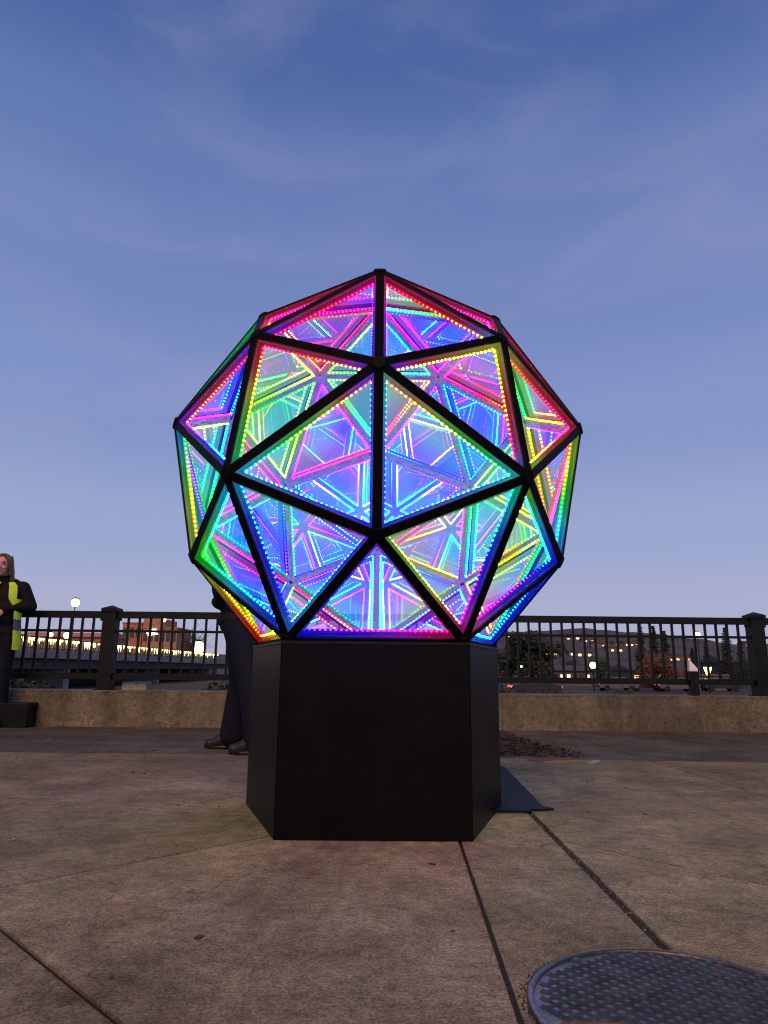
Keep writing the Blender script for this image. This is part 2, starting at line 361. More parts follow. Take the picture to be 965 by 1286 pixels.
for a, b in zip(posts[:-1], posts[1:]):
    x0, x1 = a+.066, b-.066
    t_ = rbox('top_rail', x0, x1, -.035, .035, 1.085, 1.155)
    rbox('middle_rail', x0, x1, -.016, .016, .938, .964)
    rbox('bottom_rail', x0, x1, -.022, .022, .458, .520)
    for x in (x0+.03, x1-.03):
        s_ = link('bracket_bolt', scrme, rail); s_.location = (x, -.01, 1.086-.352)
    n = round((x1-x0)/.116)
    for k in range(1, n):
        o = link('baluster', balme, rail); o.location = (x0+(x1-x0)*k/n, 0, 0)
# small post with a white wedge top, and a concrete footing block, both on the wall
mp_ = thing('marker_post', 'short dark post with a white wedge-shaped top in front of the railing', 'post', (3.285, 4.285, .352))
b = MB(); b.box(-.043, .043, -.03, .03, 0, .245); b.build('shaft', M['fence'], mp_)
b = MB(); b.add([(-.043, -.028, .245), (.043, -.028, .245), (.043, .028, .245), (-.043, .028, .245), (-.036, -.02, .355), (-.018, -.02, .345), (-.018, .02, .345), (-.036, .02, .355), (.043, -.02, .275), (.043, .02, .275)],
    [(0,3,2,1), (0,1,8,5,4), (3,7,6,9,2), (0,4,7,3), (1,2,9,8), (4,5,6,7), (5,8,9,6)])
b.build('wedge_top', M['white'], mp_)
b = MB(); b.prism([(-2.63, 4.40), (-2.38, 4.40), (-2.38, 4.58), (-2.63, 4.58)], .352, .432, bev=.012)
tag(b.build('footing_block', M['block']), 'pale concrete block lying on the wall behind the railing post', 'block')
# dark crate on the ground against the wall, under the woman
cr_ = thing('equipment_case', 'black equipment case on the ground against the low wall', 'case', (-3.8, 4.08, 0))
b = MB(); b.prism([(-.44, -.10), (.42, -.10), (.42, .10), (-.44, .10)], .0, .185, bev=.006); b.build('case_body', M['black'], cr_)
b = MB(); b.prism([(-.446, -.106), (.426, -.106), (.426, .106), (-.446, .106)], .186, .232, bev=.008); b.build('lid', M['black'], cr_)
b = MB(); b.tube([(-.1, -.108, .12), (-.1, -.128, .12), (.1, -.128, .12), (.1, -.108, .12)], .007, 6); b.build('handle', M['alu'], cr_)

# ---------------------------------------------------------------- pedestal
S = .9327; ZC = 1.4286
RB = .607*S*1.05; ZT = ZC-.7947*S-.012
ped = thing('pedestal', 'black five-sided pedestal standing on the concrete and carrying the lit sphere', 'pedestal')
pc = [(RB*math.sin(R(36+72*k)), -RB*math.cos(R(36+72*k))) for k in range(5)]
for k in range(5):
    a = Vector(pc[k]); b_ = Vector(pc[(k+1) % 5]); d = (b_-a).normalized(); nrm = Vector((d.y, -d.x))
    q = [a+d*.0012, b_-d*.0012, b_-d*.014-nrm*.018, a+d*.014-nrm*.018]
    s_ = MB(); s_.prism([(v.x, v.y) for v in q], 0.0, ZT)
    o = s_.build('side_panel', M['ped'], ped)
    mdf = o.modifiers.new('bevel', 'BEVEL'); mdf.width = .0025; mdf.segments = 2
s_ = MB(); s_.prism([(x*1.005, y*1.005) for x, y in pc], ZT+.0005, ZT+.012); s_.build('top_plate', M['black'], ped)
s_ = MB(); s_.prism([(x*.955, y*.955) for x, y in pc], .002, ZT-.002); s_.build('core', M['black'], ped)

# dark triangular sheet on the ground beside the pedestal
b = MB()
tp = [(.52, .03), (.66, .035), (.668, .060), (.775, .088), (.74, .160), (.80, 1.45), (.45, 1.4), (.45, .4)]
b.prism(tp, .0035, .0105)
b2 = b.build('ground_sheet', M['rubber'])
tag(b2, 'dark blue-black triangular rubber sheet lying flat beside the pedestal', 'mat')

# ---------------------------------------------------------------- the lit geodesic sphere
sph = thing('geodesic_light_sphere', 'big geodesic sphere of mirrored triangular panels edged with rainbow LEDs', 'light sphere', (0, 0, ZC))
t1, t2, tf = R(37.3774), R(79.1877), R(63.4349); RC = .9698
def sp(th, az, r_=1.0): return Vector((r_*math.sin(th)*math.sin(R(az)), -r_*math.sin(th)*math.cos(R(az)), r_*math.cos(th)))*S
V = {'P': sp(0, 0, RC)}
for k in range(5):
    V['B%d' % k] = sp(math.pi-t1, 36+72*k); V['M%d' % k] = sp(math.pi-t2, 36+72*k)
    V['N%d' % k] = sp(t2, 72*k); V['U%d' % k] = sp(t1, 72*k)
    V['F%d' % k] = sp(math.pi-tf, 72*k, RC); V['G%d' % k] = sp(tf, 36+72*k, RC)
dv = [k for k in V if k[0] in 'BMNU']
cells = []
for c in [k for k in V if k[0] in 'PFG']:
    near = sorted(dv, key=lambda q: (V[q]-V[c]).length)[:5]
    n = V[c].normalized(); a = n.orthogonal().normalized(); b_ = n.cross(a)
    near.sort(key=lambda q: math.atan2((V[q]-V[c]).dot(b_), (V[q]-V[c]).dot(a)))
    cells += [(c, near[i], near[(i+1) % 5]) for i in range(5)]
edges = sorted({tuple(sorted((t_[i], t_[(i+1) % 3]))) for t_ in cells for i in range(3)})
# struts: black capped bars, grey on the inner face
for a, b_ in edges:
    A, B = V[a], V[b_]; t_ = (B-A).normalized(); n = ((A+B)/2).normalized(); n = (n-t_*n.dot(t_)).normalized(); s_ = t_.cross(n)
    prof = [(-.0165, -.0005), (-.0145, .0014), (.0145, .0014), (.0165, -.0005), (.0165, -.010), (.0255, -.014), (.0255, -.026), (-.0255, -.026), (-.0255, -.014), (-.0165, -.010)]
    mb = MB(); k = len(prof)
    mb.add([A+s_*x+n*y for x, y in prof]+[B+s_*x+n*y for x, y in prof], [tuple(range(k)), tuple(range(2*k-1, k-1, -1))])
    for i in range(k): mb.add([], [], 0); mb.f.append((i, k+i, k+(i+1) % k, (i+1) % k)); mb.m.append(1 if i == 6 else 0)
    mb.build('strut', [M['strut'], M['alu']], sph)
for q in V:
    n = V[q].normalized(); rot = n.to_track_quat('Z', 'Y').to_matrix()
    mb = MB(); mb.lathe([(.027, -.030), (.026, -.002), (.022, .0009), (.010, .0011)], n=10)
    mb.v = [tuple(V[q]+rot @ Vector(v)) for v in mb.v]
    mb.build('hub', M['strut'], sph)

# colours of the strips in the panels that face the viewer: (from, to, hue at from, hue at to) in degrees
H = {
 'U0 G4 N0': [('U0','G4',348,358),('G4','N0',190,230),('N0','U0',250,330)],
 'U0 G0 N0': [('U0','G0',350,388),('G0','N0',170,220),('N0','U0',285,340)],
 'G4 N0 M4': [('N0','G4',22,-18),('G4','M4',-5,128),('M4','N0',150,250)],
 'G0 N0 M0': [('N0','G0',28,58),('G0','M0',62,-15),('M0','N0',170,230)],
 'N0 M4 F0': [('N0','M4',-5,178),('M4','F0',178,245),('F0','N0',245,205)],
 'N0 M0 F0': [('N0','M0',-2,150),('M0','F0',170,225),('F0','N0',220,160)],
 'M4 F0 B4': [('M4','B4',205,248),('F0','M4',-20,160),('B4','F0',150,230)],
 'M0 F0 B0': [('M0','B0',150,325),('F0','M0',45,160),('B0','F0',20,90)],
 'F0 B4 B0': [('B4','B0',240,345),('B0','F0',345,300),('F0','B4',290,235)],
 'G4 N4 M4': [('G4','N4',-2,18),('N4','M4',285,190),('M4','G4',240,200)],
 'G0 N1 M0': [('G0','N1',8,-12),('N1','M0',-15,40),('M0','G0',130,65)],
 'N4 M4 F4': [('N4','F4',125,15),('F4','M4',130,170),('M4','N4',190,215)],
 'N1 M0 F1': [('N1','F1',-5,215),('F1','M0',190,140),('M0','N1',55,120)],
 'M4 F4 B4': [('M4','F4',175,118),('F4','B4',118,232),('B4','M4',215,170)],
 'M0 F1 B0': [('M0','F1',140,215),('F1','B0',222,318),('B0','M0',60,25)],
 'F4 B4 B3': [('F4','B3',52,4),('B3','B4',12,60),('B4','F4',100,60)],
 'F1 B0 B1': [('F1','B1',240,208),('B1','B0',215,190),('B0','F1',180,220)],
 'U0 G4 U4': [('U0','U4',345,335),('U4','G4',350,410),('G4','U0',340,350)],
 'U0 G0 U1': [('U0','U1',340,335),('U1','G0',338,330),('G0','U0',340,345)],
 'G4 N4 U4': [('U4','N4',150,160),('N4','G4',150,140),('G4','U4',140,150)],
 'G0 N1 U1': [('U1','N1',340,345),('N1','G0',345,335),('G0','U1',338,340)],
}
H = {frozenset(k.split()): {frozenset(e[:2]): e for e in v} for k, v in H.items()}
rng = random.Random(21)
for (c, p, q) in cells:
    P = [V[c], V[p], V[q]]; names = (c, p, q)
    n = (P[1]-P[0]).cross(P[2]-P[0]).normalized()
    if n.dot(P[0]) < 0: P = [P[0], P[2], P[1]]; names = (c, q, p); n = -n
    inc = [(P[(i+1) % 3]-P[i]).normalized() for i in range(3)]
    inn = [n.cross(d) for d in inc]                       # inward normals of the edges
    def inset(d, dep):
        """corners of the triangle with every edge moved in by d, lowered by dep"""
        r_ = []
        for i in range(3):
            u, v = inc[i-1], inc[i]; a = math.acos(max(-1, min(1, (-u).dot(v)))); bis = ((-u)+v).normalized()
            r_.append(P[i]+bis*(d/math.sin(a/2))-n*dep)
        return r_
    fr = MB(); a0, a1, b0, b1 = inset(.0150, .0060), inset(.0240, .0065), inset(.0150, .025), inset(.0240, .025)
    for i in range(3):
        j = (i+1) % 3
        fr.add([a0[i], a0[j], a1[j], a1[i], b0[i], b0[j], b1[j], b1[i]], [(0,1,2,3), (3,2,6,7), (7,6,5,4)])
    spec = H.get(frozenset(names)); h0 = rng.choice([0, 10, 30, 118, 135, 150, 170, 190, 210, 225, 240, 290, 345])+rng.uniform(-15, 15); span = rng.choice([-1, 1])*rng.uniform(40, 170); acc = 0
    per = sum((P[(i+1) % 3]-P[i]).length for i in range(3))
    t0c, t1c, tt = inset(.0250, .0200), inset(.0265, .0380), inset(.0285, .0290); strips = []; samples = []
    for i in range(3):
        j = (i+1) % 3; ln = (P[j]-P[i]).length
        if spec:
            e = spec[frozenset((names[i], names[j]))]; ha, hb = (e[2], e[3]) if e[0] == names[i] else (e[3], e[2])
        else: ha, hb = h0+span*acc/per, h0+span*(acc+ln)/per
        acc += ln
        mb = MB(); cols = []
        def hue(k):
            h = ha+(hb-ha)*k; r_, g_, bb = colorsys.hsv_to_rgb((h % 360)/360, 1, 1)
            return (r_**2.2+.0002, g_**2.2*.80+.0002, bb**2.2+.0003, 1)
        NS = 14
        for k in range(NS):
            q0, q1 = k/NS, (k+1)/NS
            vs_ = [t0c[i].lerp(t0c[j], q0), t0c[i].lerp(t0c[j], q1), t1c[i].lerp(t1c[j], q1), t1c[i].lerp(t1c[j], q0)]
            mb.add(vs_, [(0, 1, 2, 3)], 0); cols += [hue(q0), hue(q1), hue(q1), hue(q0)]
        Lw = (tt[j]-tt[i]).length; nd = int(Lw*52)
        for k in range(nd):
            kk = (k+.5)/nd; pt = tt[i].lerp(tt[j], kk)+inn[i]*.001; r_ = .0046
            d, iv = inc[i]*r_, inn[i]*r_*.9; nn = n*r_
            mb.add([pt+d, pt-d, pt+nn, pt-nn, pt+iv, pt-iv], [(0,2,4),(2,1,4),(1,3,4),(3,0,4),(2,0,5),(1,2,5),(3,1,5),(0,3,5)], 1); cols += [hue(kk)]*6
        strips.append((mb, cols)); samples += [(t0c[i].lerp(t0c[j], (k+.5)/9), hue((k+.5)/9)) for k in range(9)]
    # the sheet itself, with an added glow painted per vertex from its strip colours
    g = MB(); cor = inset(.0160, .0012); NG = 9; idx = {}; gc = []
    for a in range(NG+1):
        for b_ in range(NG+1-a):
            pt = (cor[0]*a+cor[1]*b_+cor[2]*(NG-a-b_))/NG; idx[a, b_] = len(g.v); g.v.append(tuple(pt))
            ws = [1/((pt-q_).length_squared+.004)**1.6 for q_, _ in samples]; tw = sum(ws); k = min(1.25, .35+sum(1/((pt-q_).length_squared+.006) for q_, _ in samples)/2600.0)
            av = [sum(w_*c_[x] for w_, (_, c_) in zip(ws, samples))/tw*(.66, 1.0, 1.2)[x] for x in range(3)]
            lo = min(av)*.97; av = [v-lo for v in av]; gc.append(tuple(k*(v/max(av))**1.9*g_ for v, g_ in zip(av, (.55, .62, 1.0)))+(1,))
    for a in range(NG):
        for b_ in range(NG-a):
            g.f.append((idx[a, b_], idx[a+1, b_], idx[a, b_+1])); g.m.append(0)
            if a+b_ < NG-1: g.f.append((idx[a+1, b_], idx[a+1, b_+1], idx[a, b_+1])); g.m.append(0)
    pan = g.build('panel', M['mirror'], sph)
    fr.build('panel_frame', M['alu'], pan)
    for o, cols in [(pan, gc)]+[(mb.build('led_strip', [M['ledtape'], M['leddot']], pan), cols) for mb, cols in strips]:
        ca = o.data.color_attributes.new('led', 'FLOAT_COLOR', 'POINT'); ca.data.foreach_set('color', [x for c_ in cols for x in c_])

# ---------------------------------------------------------------- manhole cover
mh = thing('manhole_cover', 'round cast-iron manhole cover with a grid of raised studs in the concrete', 'manhole cover', (.553, -1.724, 0))
MR = .272
b = MB(); n = 72
prof = [(MR-.014, .0015), (MR-.014, .0065), (MR-.011, .008), (MR-.002, .008), (MR, .006), (MR, -.01)]
vs_ = [(r_*math.cos(2*math.pi*j/n), r_*math.sin(2*math.pi*j/n), z) for r_, z in prof for j in range(n)]
b.add(vs_, [(i*n+j, i*n+(j+1) % n, (i+1)*n+(j+1) % n, (i+1)*n+j) for i in range(len(prof)-1) for j in range(n)])
b.build('rim', M['iron'], mh, True)
b = MB(); b.prism([((MR-.012)*math.cos(2*math.pi*j/n), (MR-.012)*math.sin(2*math.pi*j/n)) for j in range(n)], -.01, .003); b.build('plate', M['iron'], mh)
st = MB(); a = .0096; c_ = .0050
st.add([(-a,-a,0),(a,-a,0),(a,a,0),(-a,a,0),(-c_,-c_,.0065),(c_,-c_,.0065),(c_,c_,.0065),(-c_,c_,.0065)], [(4,5,6,7),(0,1,5,4),(1,2,6,5),(2,3,7,6),(3,0,4,7)])
stme = st.mesh('stud', M['iron']); spots = []; rest = MB()
ca, sa = math.cos(R(33)), math.sin(R(33))
for i in range(-14, 15):
    for j in range(-14, 15):
        x, y = (i*ca-j*sa)*.0222, (i*sa+j*ca)*.0222
        if math.hypot(x, y) < MR-.027 and not (-.235 < x < -.12 and -.075 < y < -.045): spots.append((x, y))
spots.sort(key=lambda p: -p[1])
for k, (x, y) in enumerate(spots):
    if k < 290:
        o = link('stud', stme, mh); o.location = (x, y, .003); o.rotation_euler.z = R(33)
    else:
        rest.add([(x+v[0]*ca-v[1]*sa, y+v[0]*sa+v[1]*ca, v[2]+.003) for v in st.v], st.f)
tag(rest.build('stud_field', M['iron'], mh), kind='stuff')
b = MB(); b.box(-.228, -.125, -.072, -.048, .003, .0048); b.build('name_plate', M['rust'], mh)
# moss and dirt ring in the gap round the cover
ms = MB()
for k in range(900):
    a = random.uniform(0, 6.283); r_ = MR+abs(random.gauss(0, .006)); x, y = .553+r_*math.cos(a), -1.724+r_*math.sin(a)
    l = random.uniform(.002, .006); h = random.uniform(.002, .006); q = random.uniform(0, 6.28); dx, dy = math.cos(q)*l, math.sin(q)*l
    ms.add([(x-dx*.5, y-dy*.5, -.001), (x+dx*.5, y+dy*.5, -.001), (x+dy*.8, y-dx*.8, h)], [(0, 1, 2)])
tag(ms.build('moss', M['mulch']), 'thin fringe of moss and dirt around the manhole cover rim', 'moss', kind='stuff')

# ---------------------------------------------------------------- mulch bed and chalk marks
bm = MB(); poly = [(-.3, 2.02), (1.42, 1.97), (1.40, 2.6), (1.30, 3.4), (1.22, 4.12), (-.3, 4.12)]
nb = 26; inside = lambda x, y: (y > 1.98 and y < 4.16 and x > -.3 and x < 1.46-(y-1.97)*.115)
gx = [(-.3+1.8*i/nb, 1.95+2.2*j/nb) for j in range(nb+1) for i in range(nb+1)]
def bedz(x, y):
    e = min(max((1.46-(y-1.97)*.115)-x, 0)/.35, max(y-1.98, 0)/.5, max(4.18-y, 0)/.3, 1)
    return -.012+.032*e**.7+(noise.noise(Vector((x*7, y*7, 0)))*.018)*min(1, e*2)
bm.add([(x, y, bedz(x, y)) for x, y in gx], [(j*(nb+1)+i, j*(nb+1)+i+1, (j+1)*(nb+1)+i+1, (j+1)*(nb+1)+i) for j in range(nb) for i in range(nb)])
for k in range(5200):
    x = random.uniform(-.2, 1.5); y = random.uniform(1.93, 4.17)
    if not inside(x+random.gauss(0, .04), y+random.gauss(0, .03)): continue
    z = max(bedz(x, y), 0)+random.uniform(.001, .016); l = random.uniform(.010, .030); w_ = l*random.uniform(.25, .6)
    rot = Matrix.Rotation(random.uniform(0, 6.28), 3, 'Z') @ Matrix.Rotation(random.gauss(0, .6), 3, 'X') @ Matrix.Rotation(random.gauss(0, .5), 3, 'Y')
    bm.add([Vector((x, y, z))+rot @ Vector(v) for v in ((-l, 0, 0), (0, -w_, .004), (l, 0, 0), (0, w_, .004))], [(0, 1, 2, 3)], random.choice([1, 1, 0]))
tag(bm.build('mulch_bed', [M['mulch'], M['chip']]), 'low heap of brown bark mulch and dry leaves between pedestal and wall', 'mulch', kind='stuff')
ck = thing('chalk_mark', 'red and yellow painted stripe with a white tip on the ground by the mulch', 'paint mark', (1.1, 1.8, 0))
def chalk(name, pts, z, mm):
    b = MB(); b.prism([(x-1.1, y-1.8) for x, y in pts], .0005, z); b.build(name, mm, ck)
chalk('red_stripe', [tuple(ground(x, y)[:2]) for x, y in ((662, 955), (664, 952.6), (700, 951.8), (724, 953), (716, 955), (690, 955.6), (676, 957.8))], .004, M['redp'])
chalk('yellow_stripe', [tuple(ground(x, y)[:2]) for x, y in ((680, 957.6), (692, 956), (717, 955.3), (740, 955), (744, 956.5), (738, 958.4), (720, 957.8), (700, 959.8), (686, 960))], .0052, M['yelp'])
chalk('white_tip', [tuple(ground(x, y)[:2]) for x, y in ((741, 957.6), (745, 955.4), (752, 955.4), (754, 957), (749, 958.8), (738, 959.2))], .0064, M['whtp'])

# ---------------------------------------------------------------- people
def blob(name, parts, mm, parent, vox=.012, smooth=6):
    """parts: ('c', p0, r0, p1, r1) tapered limb, ('e', centre, (rx,ry,rz)[, rot]) ellipsoid; fused into one skin"""
    bmh = bmesh.new()
    for p in parts:
        if p[0] == 'e':
            mtx = Matrix.Translation(p[1]) @ (p[3].to_4x4() if len(p) > 3 else Matrix()) @ Matrix.Diagonal((*p[2], 1))
            bmesh.ops.create_icosphere(bmh, subdivisions=3, radius=1, matrix=mtx)
        else:
            a, ra, b_, rb = Vector(p[1]), p[2], Vector(p[3]), p[4]
            mb = MB(); d = (b_-a); n_ = d.normalized()
            pts = [a-n_*ra*.98, a-n_*ra*.8, a-n_*ra*.4, a, a.lerp(b_, .5), b_, b_+n_*rb*.4, b_+n_*rb*.8, b_+n_*rb*.98]
            rs = [ra*.2, ra*.6, ra*.92, ra, (ra+rb)/2, rb, rb*.92, rb*.6, rb*.2]
            mb.tube(pts, rs, 14)
            vv = [bmh.verts.new(v) for v in mb.v]
            for f in mb.f: bmh.faces.new([vv[i] for i in f])
    me = bpy.data.meshes.new(name); bmh.to_mesh(me); bmh.free()
    o = bpy.data.objects.new(name, me); C.objects.link(o)
    rm = o.modifiers.new('r', 'REMESH'); rm.mode = 'VOXEL'; rm.voxel_size = vox; rm.use_smooth_shade = True
    sm = o.modifiers.new('s', 'SMOOTH'); sm.iterations = smooth; sm.factor = .5
    dg = bpy.context.evaluated_depsgraph_get(); ev = o.evaluated_get(dg); me2 = bpy.data.meshes.new_from_object(ev)
    bpy.data.objects.remove(o); me2.materials.clear(); me2.materials.append(mm)
    me2.polygons.foreach_set('use_smooth', [True]*len(me2.polygons)); me2.name = name
    return link(name, me2, parent)
def hand(wrist, d, palm_n, side=1, curl=.5):
    """palm and five curled fingers: d points along the hand, palm_n out of the palm"""
    wrist = Vector(wrist); d = Vector(d).normalized(); pn = Vector(palm_n); pn = (pn-d*pn.dot(d)).normalized(); s_ = d.cross(pn)*side
    rot = Matrix((s_, d, pn)).transposed(); P_ = [('e', wrist+d*.05, (.040, .052, .016), rot)]
    for k, (off, ln) in enumerate(((-.030, .070), (-.010, .080), (.010, .075), (.029, .058))):
        p = wrist+d*.088+s_*off; a = 0.25*curl; dd = d
        for q in range(3):
            l = ln*(.45, .32, .23)[q]; a += curl*.55; dd = d*math.cos(a)+pn*math.sin(a); e = p+dd*l
            P_.append(('c', p, .0092-.001*q, e, .0082-.001*q)); p = e
    p = wrist+d*.028-s_*.034; dd = (d*.6-s_*.7+pn*.3).normalized(); e = p+dd*.038; P_.append(('c', p, .012, e, .0105))
    e2 = e+(d*.8-s_*.15+pn*.45).normalized()*.032; P_.append(('c', e, .0105, e2, .0085))
    return P_
def V3(*a): return Vector(a)

# the woman leaning on the railing; origin at her feet, facing -y (to the viewer) turned a little to the sphere
wo = thing('person', 'woman with long brown hair and yellow safety vest leaning on the railing', 'person', (-3.785, 4.06, -.02))
hd = V3(-.02, -.08, 1.60)                                                   # centre of the head
# hips, shoulders
hipL, hipR = V3(.09, .0, .90), V3(-.09, .0, .90); shL, shR = V3(.165, .02, 1.375), V3(-.18, -.01, 1.37)
elL, wrL = V3(.26, .03, 1.195), V3(-.02, -.18, 1.15); elR, wrR = V3(-.30, -.02, 1.12), V3(-.05, -.20, 1.10)
knL, anL = V3(.10, -.04, .49), V3(.11, -.02, .09); knR, anR = V3(-.08, -.10, .49), V3(-.07, -.10, .09)
Rz = Matrix.Rotation(R(18), 3, 'Z')
def W(x, y, z): return hd + Rz @ Vector((x, y, z))                            # head-space point
body = [('e', hd+V3(0, .008, .02), (.074, .092, .098), Rz), ('e', W(0, -.025, -.045), (.058, .062, .068), Rz), ('e', W(0, -.052, -.088), (.028, .026, .020), Rz),
        ('c', V3(-.005, -.045, 1.55), .050, V3(-.01, -.005, 1.42), .056), ('c', W(0, -.086, .006), .007, W(0, -.101, -.026), .011), ('e', W(.011, -.093, -.030), (.008, .008, .006)), ('e', W(-.011, -.093, -.030), (.008, .008, .006)),
        ('e', W(.075, .01, -.01), (.010, .020, .030), Rz), ('e', W(-.075, .01, -.01), (.010, .020, .030), Rz), ('e', W(.032, -.074, -.03), (.022, .016, .018)), ('e', W(-.032, -.074, -.03), (.022, .016, .018)), ('e', W(0, -.078, .028), (.05, .016, .014), Rz),
        ('c', shL, .055, shR, .055), ('e', V3(-.005, -.01, 1.26), (.15, .10, .17)), ('e', V3(0, 0, 1.06), (.125, .09, .14)), ('e', V3(0, 0, .93), (.16, .11, .11)),
        ('c', shL, .048, elL, .038), ('c', elL, .037, wrL, .027), ('c', shR, .048, elR, .038), ('c', elR, .037, wrR, .027),
        ('c', hipL, .085, knL, .056), ('c', knL, .054, anL, .036), ('c', hipR, .085, knR, .056), ('c', knR, .054, anR, .036),
        ('c', anL, .036, anL+V3(.02, -.12, -.055), .03), ('c', anR, .036, anR+V3(.02, -.12, -.055), .03)]
body += hand(wrL, (-.9, -.25, -.05), (0, .9, -.2), 1, .6) + hand(wrR, (.9, -.15, .1), (0, .9, -.1), -1, .6)
blob('body', body, M['skin'], wo, .007, 2)
blob('jacket', [('c', shL, .076, shR, .076), ('e', V3(-.005, -.01, 1.26), (.185, .135, .19)), ('e', V3(0, 0, 1.08), (.165, .125, .17)), ('e', V3(0, 0, .93), (.185, .135, .10)),
    ('c', shL, .078, elL, .066), ('c', elL, .066, wrL.lerp(elL, .05), .046), ('c', shR, .078, elR, .066), ('c', elR, .066, wrR.lerp(elR, .05), .046), ('c', V3(-.008, -.015, 1.40), .075, V3(-.006, -.025, 1.465), .068),
    ('e', V3(.0, .06, 1.43), (.13, .05, .06))], M['jacket'], wo, .012, 4)
blob('jeans', [('e', V3(0, 0, .90), (.175, .125, .11)), ('c', hipL, .098, knL, .072), ('c', knL, .072, anL, .062), ('c', hipR, .098, knR, .072), ('c', knR, .072, anR, .062)], M['jeans'], wo, .012, 4)
for a_ in (anL, anR):
    blob('boot', [('c', a_+V3(0, 0, .05), .052, a_+V3(0, .01, -.04), .05), ('c', a_+V3(0, .02, -.05), .04, a_+V3(.02, -.13, -.055), .036), ('c', a_, .054, a_+V3(.02, -.11, -.052), .044), ('e', a_+V3(.01, -.06, -.08), (.045, .13, .012))], M['boot'], wo, .01, 2)
# vest: open-fronted shell over the jacket with yellow panels and a grey band
ve = MB(); nseg = 40; rows = [(1.425, .150, .110), (1.39, .190, .135), (1.34, .205, .150), (1.26, .208, .157), (1.16, .198, .150), (1.06, .195, .148), (.95, .208, .158), (.84, .222, .168), (.76, .225, .17)]
def vang(i): a, b_ = ((-4, 32), (-4, 32), (0, 32), (10, 36), (30, 58), (34, 60), (34, 60), (34, 60), (34, 60))[i]; return [R(-90+b_+(360-a-b_)*k/nseg) for k in range(nseg+1)]
for s_ in (1.0, .965):
    o0 = len(ve.v); ve.v += [((rx*s_)*math.cos(a), -.005+(ry*s_)*math.sin(a)-(.012 if z < 1.3 else 0), z+.004*math.sin(7*a)) for i, (z, rx, ry) in enumerate(rows) for a in vang(i)]
    for i in range(len(rows)-1):
        an = vang(i)
        for k in range(nseg):
            if i in (0, 1, 2) and abs(math.cos((an[k]+an[k+1])/2)) > .83: continue            # arm holes
            ve.f.append((o0+i*(nseg+1)+k, o0+i*(nseg+1)+k+1, o0+(i+1)*(nseg+1)+k+1, o0+(i+1)*(nseg+1)+k)); ve.m.append(1 if i == 5 else 0)
ve.build('safety_vest', [M['vest'], M['alu']], wo, True)
# hair: cap and long locks falling over the shoulders
hp = [('e', W(0, .038, .046), (.088, .092, .084), Rz)]
rh = random.Random(4)
for k in range(46):
    a = R(rh.uniform(-15, 195)); x, y = math.cos(a), math.sin(a)
    p0 = W(.078*x, .012+.092*max(y, -.15), .05+rh.uniform(-.02, .04)); p1 = W(.098*x+rh.gauss(0, .006), .015+.10*y, -.08+rh.uniform(-.02, .02)); p2 = W(.112*x+rh.gauss(0, .012), .03+.085*y-.03*abs(x), -.20+rh.uniform(-.06, .03))
    hp += [('c', p0, .020, p1, .017), ('c', p1, .017, p2, .008)]
hp += [('c', W(.02, -.055, .098), .016, W(.074, -.045, .02), .014), ('c', W(.0, -.055, .100), .016, W(-.074, -.045, .02), .014), ('c', W(.074, -.045, .02), .014, W(.088, -.03, -.10), .013), ('c', W(-.074, -.045, .02), .014, W(-.088, -.03, -.10), .013)]
blob('hair', hp, M['hair'], wo, .007, 1)
for sx in (-1, 1):
    e = MB(); e.lathe([(.001, -.006), (.010, -.003), (.012, 0), (.010, .003), (.001, .006)], n=10); e.v = [tuple(W(.031*sx, -.083, .004)+Rz @ Vector(v)) for v in e.v]; e.build('eye', M['eye'], wo, True)
    blob('eyebrow', [('c', W(.018*sx, -.092, .026), .0035, W(.046*sx, -.082, .026), .003)], M['hair'], wo, .003, 1)
blob('mouth', [('c', W(-.020, -.083, -.056), .004, W(0, -.091, -.058), .0065), ('c', W(.020, -.083, -.056), .004, W(0, -.091, -.058), .0065)], M['lip'], wo, .003, 1)

# the man behind the pedestal, seen from the side, facing -x
mn = thing('person', 'person in dark jeans, black jacket and boots standing behind the pedestal', 'person', (-1.02, 2.18, 0))
hA, hB = V3(-.02, .10, .90), V3(.0, -.09, .90); kA, aA = V3(.0, .15, .49), V3(-.03, .17, .10); kB, aB = V3(.12, -.15, .49), V3(.22, -.19, .10)
sA, sB = V3(.0, .19, 1.44), V3(.02, -.19, 1.44); eA, eB = V3(-.06, .25, 1.15), V3(-.10, -.25, 1.14); wA, wB = V3(-.14, .06, 1.07), V3(-.13, -.05, 1.06)
hc = V3(-.03, 0, 1.67)
body = [('e', hc+V3(.015, 0, .02), (.098, .078, .105)), ('e', hc+V3(-.03, 0, -.055), (.065, .06, .065)), ('c', hc+V3(.02, 0, -.06), .058, V3(.01, 0, 1.45), .064), ('c', hc+V3(-.088, 0, .01), .008, hc+V3(-.106, 0, -.025), .012),
        ('e', hc+V3(.01, .078, -.01), (.02, .01, .03)), ('e', hc+V3(.01, -.078, -.01), (.02, .01, .03)), ('c', sA, .065, sB, .065), ('e', V3(.01, 0, 1.30), (.125, .18, .19)), ('e', V3(0, 0, 1.08), (.11, .155, .15)), ('e', V3(0, 0, .94), (.125, .165, .11)),
        ('c', sA, .058, eA, .045), ('c', eA, .043, wA, .03), ('c', sB, .058, eB, .045), ('c', eB, .043, wB, .03),
        ('c', hA, .095, kA, .062), ('c', kA, .058, aA, .04), ('c', hB, .095, kB, .062), ('c', kB, .058, aB, .04), ('c', aA, .04, aA+V3(-.14, 0, -.06), .03), ('c', aB, .04, aB+V3(-.14, 0, -.06), .03)]
body += hand(wA, (.2, -1, .1), (1, 0, 0), 1, .5) + hand(wB, (.2, 1, .0), (1, 0, 0), -1, .5)
blob('body', body, M['skin'], mn, .008, 2)
